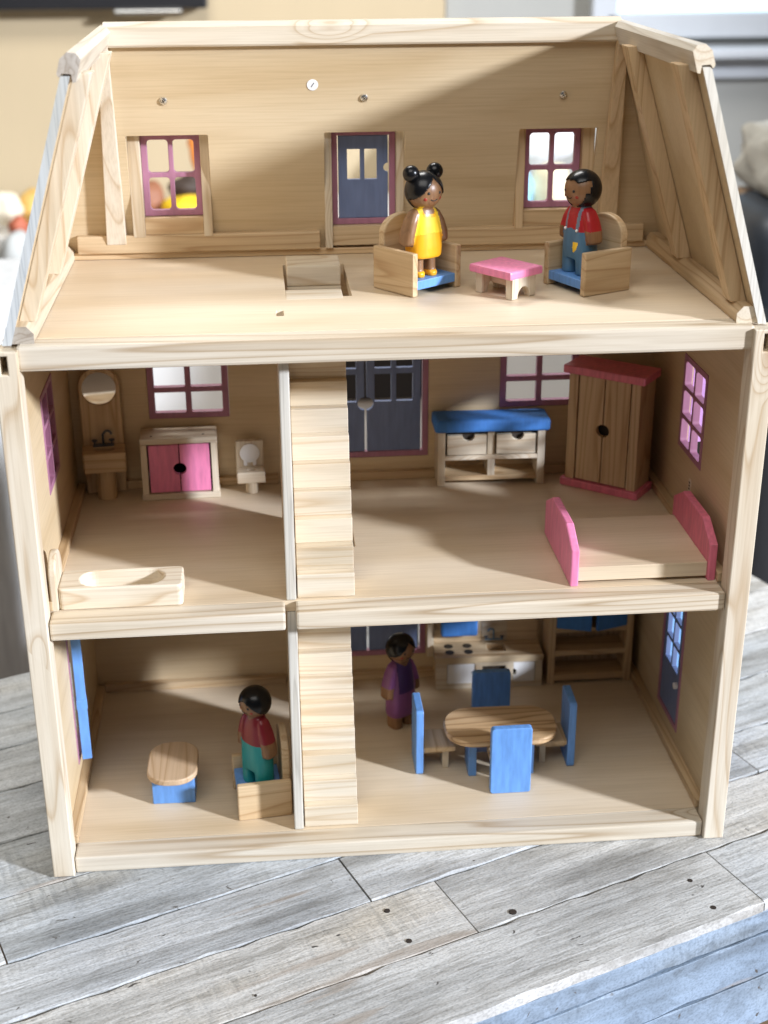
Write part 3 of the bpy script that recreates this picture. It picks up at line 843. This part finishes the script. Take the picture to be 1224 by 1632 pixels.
def bed():
    t = thing('bed', 'wooden slab bed with pink headboard and footboard at the right wall', 'bed', (21.6, 8.6, Z1), 0)
    def board(name, x0, mat, dz=0):
        out = [(-5.6, 0), (5.6, 0), (5.6, 3.3), (2.9, 4.7 + dz), (-2.9, 4.7 + dz), (-5.6, 3.3)]
        return plate(name, out, [], 'x', x0, .72, mat, t, .12)
    board('footboard', -6.3, 'pink')
    board('headboard', 5.65, 'rose', .1)
    box('mattress_board', (-5.58, -5.3, .3), (5.65, 5.0, 1.6), 'ply_floor', t, .06)
bed()

# ---- ground floor, left: sitting room
def coffee():
    t = thing('coffee_table', 'wooden coffee table with rounded ends on a blue base', 'coffee table', (-19.75, 9.3, Z0), -1)
    plate('tabletop', rrect(-2.3, -3.3, 2.3, 3.3, 2.0, 8), [], 'z', 3.15, .6, wood('coffee_top', (0.62, 0.46, 0.31), (0.48, 0.32, 0.18), 'y'), t, .12)
    box('base', (-1.95, -1.4, 0), (1.95, 1.6, 3.14), 'blue', t, .08)
coffee()

# ---- ground floor, right: kitchen
def dining_table():
    t = thing('dining_table', 'wooden dining table with rounded ends between the four blue chairs', 'dining table', (11.15, 10.9, Z0), -1)
    plate('tabletop', rrect(-5.35, -3.2, 5.35, 3.2, 2.7, 8), [], 'z', 4.35, .6, 'table_grain', t, .14)
    for s in (-1, 1):
        box('leg_panel', (s * 2.75 - .38, -1.3, 0), (s * 2.75 + .38, 1.5, 4.34), 'blue', t, .06)
    box('stretcher', (-2.36, -.3, 2.0), (2.36, .4, 3.2), 'navy', t, .05)
dining_table()

def dining_chair():
    t = thing('dining_chair', '', 'chair', (0, 0, 0), 0, 'blue dining chairs')
    plate('backrest', rrect(-1.9, 0, 1.9, 7.0, .3), [], 'y', 0, .72, 'blue', t, .08)
    box('seat', (-1.7, -3.1, 2.3), (1.7, -.02, 2.85), 'honey_x', t, .18)
    box('front_leg', (-.9, -2.55, 0), (-.25, -1.95, 2.3), 'pine_z', t, .04)
    box('front_leg', (.25, -2.55, 0), (.9, -1.95, 2.3), 'pine_z', t, .04)
    box('stretcher', (-.6, -2.3, 1.5), (.6, -.02, 2.28), 'honey_y', t, .04)
    return t
ch = dining_chair()
spots = [(11.5, 7.25, 180.0, 'blue dining chair nearest the front with its plain back to the viewer'),
         (3.75, 12.2, 90.0, 'blue dining chair at the left end of the dining table'),
         (17.7, 12.2, -91.0, 'blue dining chair at the right end of the dining table'),
         (11.3, 17.0, 0.0, 'blue dining chair behind the table in front of the stove')]
for i, (x, y, r, lab) in enumerate(spots):
    o = ch if i == 0 else copy_tree(ch)
    o.location = Vector((x, y, Z0)) * CM
    o.rotation_euler = (0, 0, math.radians(r))
    o['label'] = lab

def stove():
    t = thing('kitchen_unit', 'wooden toy kitchen with stove rings, sink, white doors and a blue oven', 'kitchen', (12.6, 27.75, Z0), -1)
    w, d = 5.65, 1.85
    h = 3.8
    plate('front_panel', rrect(-w, 0, w, h - .7), [rrect(-w + 1.15, .55, -w + 4.15, 2.95), rrect(w - 3.1, .55, w - .75, 2.95), rrect(-.75, .55, 1.75, 2.6)], 'y', -d, .4, 'pine_x', t, .04)
    box('carcass', (-w + .05, -d + .85, 0), (w - .05, d, h - .75), 'honey_x', t, .02)
    box('oven_gap', (-.7, -d + .42, .5), (1.7, -d + .84, 2.6), 'dark_slot', t, 0)
    for x0, x1 in ((-w + 1.2, -w + 4.1), (w - 3.05, w - .8)):
        hx = x1 if x0 < 0 else x0
        sgn = 1 if x0 < 0 else -1
        box('door_slot', (x0 - .03, -d + .6, .58), (x1 + .03, -d + .84, 2.92), 'dark_slot', t, 0)
        pts = [(x0 + x1 - hx, .6), (hx, .6)] + [(hx - sgn * .33 * math.sin(math.pi * k / 10), 1.75 - .38 * math.cos(math.pi * k / 10)) for k in range(11)] + [(hx, 2.9), (x0 + x1 - hx, 2.9)]
        plate('door', pts, [], 'y', -d + .08, .4, 'white', t, .03)
    plate('worktop', rrect(-w - .08, -d - .12, w + .08, d, .1), [rrect(.0, -.75, 1.9, .95, .1)], 'z', h - .7, .7, wood('worktop', (0.70, 0.58, 0.41), (0.46, 0.31, 0.17), 'x', rings=8, across=40), t, .08)
    for x in (-4.1, -2.1):
        for y in (-.70, .62):
            disc('stove_ring', (x, y, h - .005), .48, 'z', .03, 'black', t, 22)
    out = [(-w + .1, h), (w, h), (w, h + 1.9)] + [(w - .9 + .9 * math.cos(math.pi / 2 * k / 6), h + 1.9 + .9 * math.sin(math.pi / 2 * k / 6)) for k in range(1, 7)] + [(-w + .1, h + 2.8)]
    plate('splashback', out, [], 'y', d - .36, .34, 'honey_x', t, .08)
    plate('tile_panel', rrect(-.4, h + .03, 2.3, h + 2.5), [], 'y', d - .43, .06, 'pine_x', t, .01)
    box('range_hood', (-w + .75, .35, h + 1.25), (-w + 4.65, d - .37, h + 3.3), 'blue_soft', t, .25)
    fz = h + .35
    tube('faucet_spout', [(.85, d - .52, fz), (.85, d - .52, fz + .9)] + [(.85 - .3 + .3 * math.cos(a), d - .52, fz + .9 + .3 * math.sin(a)) for a in [math.pi * k / 8 for k in range(1, 9)]], .09, 'grey_blue', t)
    box('faucet_base', (-.1, d - .60, fz - .1), (1.9, d - .46, fz + .02), 'grey_blue', t, .03)
    for x in (.05, 1.75):
        lathe('faucet_knob', [(.06, 0), (.22, .3), (.22, .36)], (x, d - .56, fz), 'slate', t, 12)
stove()

def hutch():
    t = thing('kitchen_hutch', 'tall wooden shelf unit with small blue doors in the kitchen corner', 'shelf unit', (23.35, 27.65, Z0), 0)
    w, d = 4.5, 1.7
    for s in (-1, 1):
        a, b = sorted((s * w, s * (w - .75)))
        box('side_panel', (a, -d, 0), (b, d, 13.0), 'honey_z', t, .06)
    for z0, z1 in ((.35, 1.05), (3.35, 3.95), (6.1, 6.65), (12.3, 13.0)):
        box('shelf', (-w + .75, -d + .05, z0), (w - .75, d, z1), 'honey_x', t, .05)
    box('back_panel', (-w + .75, d - .25, .3), (w - .75, d - .02, 12.9), 'honey_z', t, 0)
    for s in (-1, 1):
        dr = plate('door', rrect(0, 6.75, 3.6, 12.2, .1), [], 'y', -.2, .4, 'blue_soft', t, .05)
        dr.location = Vector((s * (w - .8), -d + .15, 0)) * CM
        dr.rotation_euler = (0, 0, math.radians(180 + 18) if s > 0 else math.radians(-18))
hutch()

# ------------------------------------------------------------------ wooden dolls
def ring_loft(bm, sections, n=28, p=2.6):
    """sections: (z, half width x, half depth y, cx, cy); superellipse"""
    rows = []
    for z, a, b, cx, cy in sections:
        r = []
        for k in range(n):
            t = 2 * math.pi * k / n
            c, s = math.cos(t), math.sin(t)
            r.append(bm.verts.new(((cx + a * math.copysign(abs(c) ** (2 / p), c)) * CM, (cy + b * math.copysign(abs(s) ** (2 / p), s)) * CM, z * CM)))
        rows.append(r)
    for i in range(len(rows) - 1):
        for k in range(n):
            bm.faces.new((rows[i][k], rows[i][(k + 1) % n], rows[i + 1][(k + 1) % n], rows[i + 1][k]))
    bm.faces.new(rows[0][::-1]); bm.faces.new(rows[-1])


def doll(label, loc, rot, kind, scale=1.0, K=1.0, HR=1.5):
    t = thing('doll', label, 'doll', loc, rot, 'painted wooden dolls')
    t.scale = (scale,) * 3
    bm = bmesh.new()
    HZ = 5.55 * K + HR * 0.93
    # legs
    lz = 1.75 if kind == 'girl' else 1.3
    for s in (-1, 1):
        if kind == 'girl':
            ring_loft(bm, [(0, .42, .62, s * .62, -.1), (.35, .46, .66, s * .62, -.1), (.5, .42, .52, s * .62, 0), (2.2, .42, .50, s * .6, 0)], 24)
        elif kind == 'woman':
            ring_loft(bm, [(0, .64, .86, s * .78, -.08), (.5, .64, .84, s * .78, -.05), (2.0, .6, .72, s * .7, 0)], 24)
        else:
            ring_loft(bm, [(0, .62, .86, s * .90, 0), (.6, .65, .9, s * .88, 0), (2.2, .68, .96, s * .82, 0)], 24)
    # trunk
    if kind == 'girl':
        ring_loft(bm, [(1.55, 1.36, 1.0, 0, 0), (1.75, 1.50, 1.12, 0, 0), (2.5, 1.54, 1.16, 0, 0), (3.3, 1.44, 1.10, 0, 0), (4.2, 1.26, 1.0, 0, 0), (5.0, 1.10, .88, 0, 0), (5.45, .92, .74, 0, 0), (5.75, .6, .55, 0, 0)])
    elif kind == 'woman':
        ring_loft(bm, [(.95, 1.45, 1.05, 0, 0), (1.25, 1.56, 1.15, 0, 0), (2.4, 1.56, 1.18, 0, 0), (3.4, 1.46, 1.12, 0, 0), (4.4, 1.28, 1.0, 0, 0), (5.1, 1.08, .86, 0, 0), (5.5, .9, .7, 0, 0), (5.8, .6, .55, 0, 0)])
    else:
        ring_loft(bm, [(1.3, 1.50, 1.0, 0, 0), (2.2, 1.58, 1.12, 0, 0), (3.2, 1.50, 1.10, 0, 0), (4.2, 1.36, 1.02, 0, 0), (5.0, 1.18, .9, 0, 0), (5.45, .95, .74, 0, 0), (5.75, .6, .55, 0, 0)])
    # arms hanging close to the sides
    for s in (-1, 1):
        ring_loft(bm, [(2.65, .26, .48, s * 1.78, .05), (2.85, .46, .72, s * 1.76, .04), (3.6, .50, .78, s * 1.64, .02), (4.6, .48, .72, s * 1.30, 0), (5.25, .40, .58, s * 1.0, 0), (5.5, .24, .40, s * .85, 0)], 24)
    # neck and head
    ring_loft(bm, [(5.2, .55, .52, 0, 0), (6.0, .6, .58, 0, 0)], 24, 2.0)
    for v in bm.verts:
        v.co.z *= K
    r = bmesh.ops.create_uvsphere(bm, u_segments=32, v_segments=20, radius=HR * CM)
    bmesh.ops.translate(bm, verts=r['verts'], vec=(0, 0, HZ * CM))
    me = bpy.data.meshes.new('doll_parts'); bm.to_mesh(me); bm.free()
    ob = bpy.data.objects.new('doll_parts', me); COL.objects.link(ob)
    rm = ob.modifiers.new('remesh', 'REMESH'); rm.mode = 'VOXEL'; rm.voxel_size = 0.085 * CM
    sm = ob.modifiers.new('smooth', 'SMOOTH'); sm.factor = 0.5; sm.iterations = 5
    dg = bpy.context.evaluated_depsgraph_get()
    body = bpy.data.meshes.new_from_object(ob.evaluated_get(dg))
    bpy.data.objects.remove(ob); bpy.data.meshes.remove(me)
    pal = {'girl': ['skin', 'yellow', 'mustard', 'mustard', 'mustard'],
           'boy': ['skin', 'red', 'denim', 'strap', 'yellow'],
           'man': ['skin', 'maroon', 'teal', 'teal', 'teal'],
           'woman': ['skin', 'violet', 'purple', 'purple', 'purple']}[kind]
    body.materials.clear()
    for p in pal:
        body.materials.append(M[p])
    idx = []
    for f in body.polygons:
        x, y, z = (c / CM for c in f.center)
        z /= K
        k = 0
        front = y < 0
        arm = abs(x) > (1.44 - .52 * max(0, (z - 3.3)) / 2.0 if z > 2.6 else 9)
        if z > 5.8:
            k = 0
        elif kind == 'girl':
            if z < .5: k = 2
            elif z < 1.62: k = 0
            elif arm: k = 0
            elif z < 3.55 + .12 * math.cos(x * 1.3): k = 2
            elif z > 5.15 and abs(x) < .95 - .0 * z and z > 5.15 + .9 * (abs(x) - .42) and front and z < 5.95 and abs(x) < .55: k = 0
            elif z > 4.85 and front and abs(x) < .62 and (z - 5.15) ** 2 + (abs(x) - .3) ** 2 < .12: k = 2
            elif z > 5.6 and (abs(x) > .78 or not front): k = 0
            else: k = 1
        elif kind == 'boy':
            if z < 3.55 and not arm: k = 2
            elif arm: k = 1 if z > 3.75 else 0
            elif front and z < 3.62 + .22 * math.cos(x * 1.9): k = 2
            elif abs(abs(x) - .72) < .13: k = 3
            elif z > 5.5 and abs(x) < .45 and front: k = 0
            elif z < 3.6: k = 2
            else: k = 1
        elif kind == 'man':
            if arm: k = 1 if z > 3.85 else 0
            elif z < 3.55: k = 2
            elif z > 5.35 + .5 * abs(x) and front: k = 0
            else: k = 1
        else:
            if z < 1.0: k = 0
            elif arm: k = 2 if z > 3.7 else 0
            elif z < 3.1: k = 2
            elif z > 5.2 + .5 * abs(x) and front: k = 0
            elif abs(x) < .95: k = 1
            else: k = 2
        idx.append(k)
    if kind == 'boy':
        for i, f in enumerate(body.polygons):
            x, y, z = (c / CM for c in f.center)
            if y < -.3 and z < 2.75 and .15 < x < 1.05 and (x - .35) ** 2 / .30 + (z - 2.75) ** 2 / .75 < 1 and x > .35:
                idx[i] = 4
    body.polygons.foreach_set('material_index', idx)
    body.polygons.foreach_set('use_smooth', [True] * len(idx))
    o = bpy.data.objects.new('body', body); COL.objects.link(o); o.parent = t
    # hair: a thin cap over part of the head
    bm = bmesh.new()
    bmesh.ops.create_uvsphere(bm, u_segments=96, v_segments=64, radius=1.0)
    def is_hair(v):
        x, y, z = v
        if kind == 'girl':      # centre parting that falls away to both sides
            return y > .12 or z > .74 - 1.12 * abs(x - .06)
        if kind == 'boy':
            side = -.50 if z < -.08 else (-.28 if z < .22 else -.10)
            return y > (side if z > -.85 else .2) or z > .50 + .06 * math.sin(abs(x) * 9)
        if kind == 'man':
            return .8 * z + .46 * y + .38 * abs(x) > -.12
        return y > .05 or z > .66 - 1.0 * abs(x - .06)
    kill = [f for f in bm.faces if not is_hair(f.calc_center_median())]
    bmesh.ops.delete(bm, geom=kill, context='FACES')
    for v in bm.verts:
        v.co = v.co * (HR * 1.015 * CM) + Vector((0, 0, HZ * CM))
    bmesh.ops.recalc_face_normals(bm, faces=bm.faces[:])
    g = bmesh.ops.solidify(bm, geom=bm.faces[:], thickness=-0.0006)
    hair = from_bm('hair', bm, 'hair', t, True)
    if kind == 'girl':
        for s in (-1, 1):
            ball('hair_bun', (s * 1.18, .15, HZ + 1.40), .68, 'hair', hair, 28)
    def on_head(x, z, lift=0.0):
        rr = HR + lift
        return (x, -math.sqrt(max(0, rr * rr - x * x - (z - HZ) ** 2)), z)
    for s in (-1, 1):
        p = on_head(s * .52, HZ - .02, -.06); ball('eye', p, .13, 'black', o, 12)
        p = on_head(s * .66, HZ - .45, -.17); ball('cheek', p, .22, 'cheek', o, 14)
    tube('mouth', [on_head(.30 * k / 5, HZ - .52 - .13 * (1 - (k / 5) ** 2), .005) for k in range(-5, 6)], .035, 'black', o, 6)
    if kind == 'boy':
        for s in (-1, 1):
            ball('button', (s * .72, -1.03, 3.72), .13, 'white', o, 12)
    return t

doll('girl doll with two hair buns and a yellow dress standing in an attic armchair', (3.9, 14.3, Z2 + 1.25), 30, 'girl', 1.03)
doll('boy doll with short black hair, red shirt and blue overalls in an attic armchair', (17.2, 13.9, Z2 + 1.25), -63, 'boy', 1.02)
doll('man doll in maroon top and teal trousers on the ground floor armchair', (-11.9, 7.1, Z0 + 2.35), -50, 'man', 1.0, 1.31, 1.42)
doll('woman doll in purple standing in the dim kitchen beside the stairs', (2.5, 19.8, Z0), 34, 'woman', 1.0, 1.33, 1.44)

# ------------------------------------------------------------------ blurred things behind
def rounded(name, lo, hi, r, mat, parent=None):
    bm = bmesh.new(); add_box(bm, lo, hi, r, seg=5)
    return from_bm(name, bm, mat, parent, True)

tv = thing('television', 'black screen hanging on the wall, only its lower edge in view', 'television', (0, 255, 56))
box('screen', (-118, 0, .0), (-20, 5, 70), 'black', tv, .6)
box('highlight_bar', (-42, -1, -1.2), (-26, 3, -.1), 'steel', tv, .3)  # bright bar added for the highlight under the screen, not part of a stand

wnw = paint('sill_white', (0.52, 0.54, 0.56), var=.03, scale=20)
wn = thing('window', 'white framed window with pale blue light above a sill', 'window', (0, 262, 0))
wg, nt_, N_, L_, P_ = new_mat('daylight_pane')
P_.inputs['Base Color'].default_value = (0.6, 0.8, 0.95, 1)
P_.inputs['Emission Color'].default_value = (0.62, 0.83, 1.0, 1); P_.inputs['Emission Strength'].default_value = 0.9
box('pane', (81, -.5, 53.6), (220, .2, 150), wg, wn, 0)
box('bottom_rail', (78, -2.5, 47.5), (222, 1.5, 53.5), wnw, wn, .5)
box('stile', (74.5, -2.5, 47.5), (80.9, 1.5, 155), wnw, wn, .5)
box('sill', (70, -9, 43.0), (226, 1.9, 45.6), wnw, wn, .8)
box('apron_moulding', (74, -1.5, 37.5), (222, 1.8, 42.9), wnw, wn, .5)

cs_ = thing('console', 'white low cabinet standing along the wall behind the dollhouse', 'cabinet', (0, 215, 0))
wmat = paint('console_white', (0.78, 0.78, 0.76), var=.03, scale=20)
box('carcass', (-110, 0, -46), (92, 42, 8), wmat, cs_, 1)
box('top', (-112, -2, 8.1), (94, 43, 11), wmat, cs_, .6)
box('bay_shade_box', (-6, -2.0, -29.5), (31, -.2, -5), 'black', cs_, .2)  # solid black box, its colour standing for the shaded inside of a bay
for i in range(4):
    if i == 2:
        continue
    box('door', (-108 + i * 50, -1.8, -40), (-60 + i * 50, -.1, 6), wmat, cs_, .5)

def toy(name, label, c, r, col, scale=(1, 1, 1), cat='toy'):
    o = ball(name, (0, 0, 0), r, paint(name + '_paint', col, rough=.6, scale=20), None, 24, scale)
    o.location = Vector(c) * CM
    bm = bmesh.new(); bm.from_mesh(o.data)
    for v in bm.verts:
        n = v.co.normalized()
        v.co *= 1 + .10 * math.sin(n.x * 5 + c[0]) * math.sin(n.y * 4 + c[1]) + .07 * math.sin(n.z * 7 + c[0])
    bm.to_mesh(o.data); bm.free()
    return tag(o, label, cat, 'toys on the console')
toy('toy_pillow', 'yellow plush toy seen through the left dormer window', (-26.0, 220, 15.0), 4.2, (0.90, 0.60, 0.02), (1.35, 1, .85))
toy('toy_bear', 'dark brown plush toy above the yellow one in the left dormer window', (-25.0, 229, 18.3), 3.9, (0.06, 0.04, 0.03), (1.3, 1, .85))
toy('toy_bear', 'reddish brown plush toy seen through the lower left dormer pane', (-34.5, 224, 17.0), 4.2, (0.30, 0.12, 0.06), (.9, 1, 1))
toy('toy_ball', 'orange ball low in the left dormer window', (-37.5, 218, 13.8), 2.6, (0.85, 0.28, 0.08))
toy('toy_kite', 'orange toy high in the upper right pane of the left dormer window', (-23.5, 240, 27), 4.2, (0.90, 0.30, 0.06), (.55, .5, 1.5))
toy('toy_bottle', 'pale blue toy seen through the lower left pane of the right dormer window', (50.5, 224, 17), 4.8, (0.35, 0.65, 0.85), (.8, 1, 1.3))
toy('toy_bottle', 'cream toy seen through the right dormer window', (58.5, 225, 17), 5.2, (0.85, 0.75, 0.50), (.9, 1, 1.2))
toy('toy_ball', 'lilac toy at the right of the right dormer window', (66.0, 224, 16), 4.2, (0.60, 0.42, 0.80))
toy('toy_cloth', 'white crumpled toy at the back of the right dormer view', (53.0, 240, 27), 9.0, (0.82, 0.82, 0.80), (1.5, 1, .9))
toy('toy_ball', 'bright white ball at the far left edge of the picture', (-66.5, 222, 16), 3.6, (0.80, 0.72, 0.55))
toy('toy_jar', 'clear grey jar below the white ball at the left edge', (-62.5, 208, 7), 4.2, (0.45, 0.46, 0.44), (1, 1, 1.5))
toy('toy_jar', 'orange brown jar at the left edge of the picture', (-62.0, 203, -1.5), 4.0, (0.70, 0.38, 0.12), (1, 1, 1.2))

toy('toy_tin', 'golden tin behind the jars at the left edge of the picture', (-60.5, 226, 15), 4.0, (0.75, 0.48, 0.14), (.9, 1, 1.1))
toy('toy_pot', 'dark brown pot beside the golden tin at the left edge', (-56.5, 220, 13.5), 3.0, (0.16, 0.09, 0.05), (1, 1, 1))
toy('toy_tin', 'small rust red tin in front of the dark pot at the left edge', (-63.0, 216, 12.8), 2.2, (0.45, 0.12, 0.06), (1, 1, 1.2))

sf = thing('sofa', 'light grey upholstered sofa at the left behind the table', 'sofa', (-82, 100, -46))
grey = paint('sofa_cloth', (0.36, 0.36, 0.35), rough=.95, scale=90)
lightc = paint('sofa_throw', (0.55, 0.56, 0.56), rough=.95, scale=60)
rounded('seat', (-60, -22, 0), (33, 60, 33), 6, grey, sf)
rounded('arm', (14, -24, 10), (36, 60, 58), 7, grey, sf)
rounded('throw', (10, -10, 50), (37.5, 45, 69), 6, lightc, sf)

ac = thing('dark_armchair', 'black leather armchair at the right edge behind the table', 'armchair', (98, 120, -46))
dk = paint('dark_leather', (0.018, 0.02, 0.024), rough=.5)
nv = paint('navy_leather', (0.018, 0.024, 0.034), rough=.5)
rounded('seat', (-30, -22, 0), (60, 60, 40), 6, dk, ac)
rounded('backrest', (-27, 0, 30), (60, 26, 78), 8, nv, ac)
rounded('arm', (-34, -24, 0), (-16, 40, 62), 6, dk, ac)
bl = rounded('blanket', (-20, 0, 0), (40, 26, 12), 5, paint('blanket_wool', (0.40, 0.385, 0.34), rough=1, scale=60), None)
bl.location = Vector((96, 124, 31)) * CM
bm = bmesh.new(); bm.from_mesh(bl.data)
bmesh.ops.subdivide_edges(bm, edges=bm.edges[:], cuts=3, use_grid_fill=True)
for v in bm.verts:
    v.co += v.co.normalized() * .012 * math.sin(v.co.x * 60 + v.co.y * 45) * math.cos(v.co.z * 80 + v.co.x * 30)
bm.to_mesh(bl.data); bm.free()
tag(bl, 'cream crumpled blanket lying over the dark armchair', 'blanket')
bk = rounded('wicker_tray', (-19, -2, -2.2), (40, 26, 0), 1.0, paint('wicker', (0.30, 0.20, 0.12), rough=.9), None)
bk.location = Vector((96, 124, 31)) * CM
tag(bk, 'brown tray under the blanket on the dark armchair', 'tray')
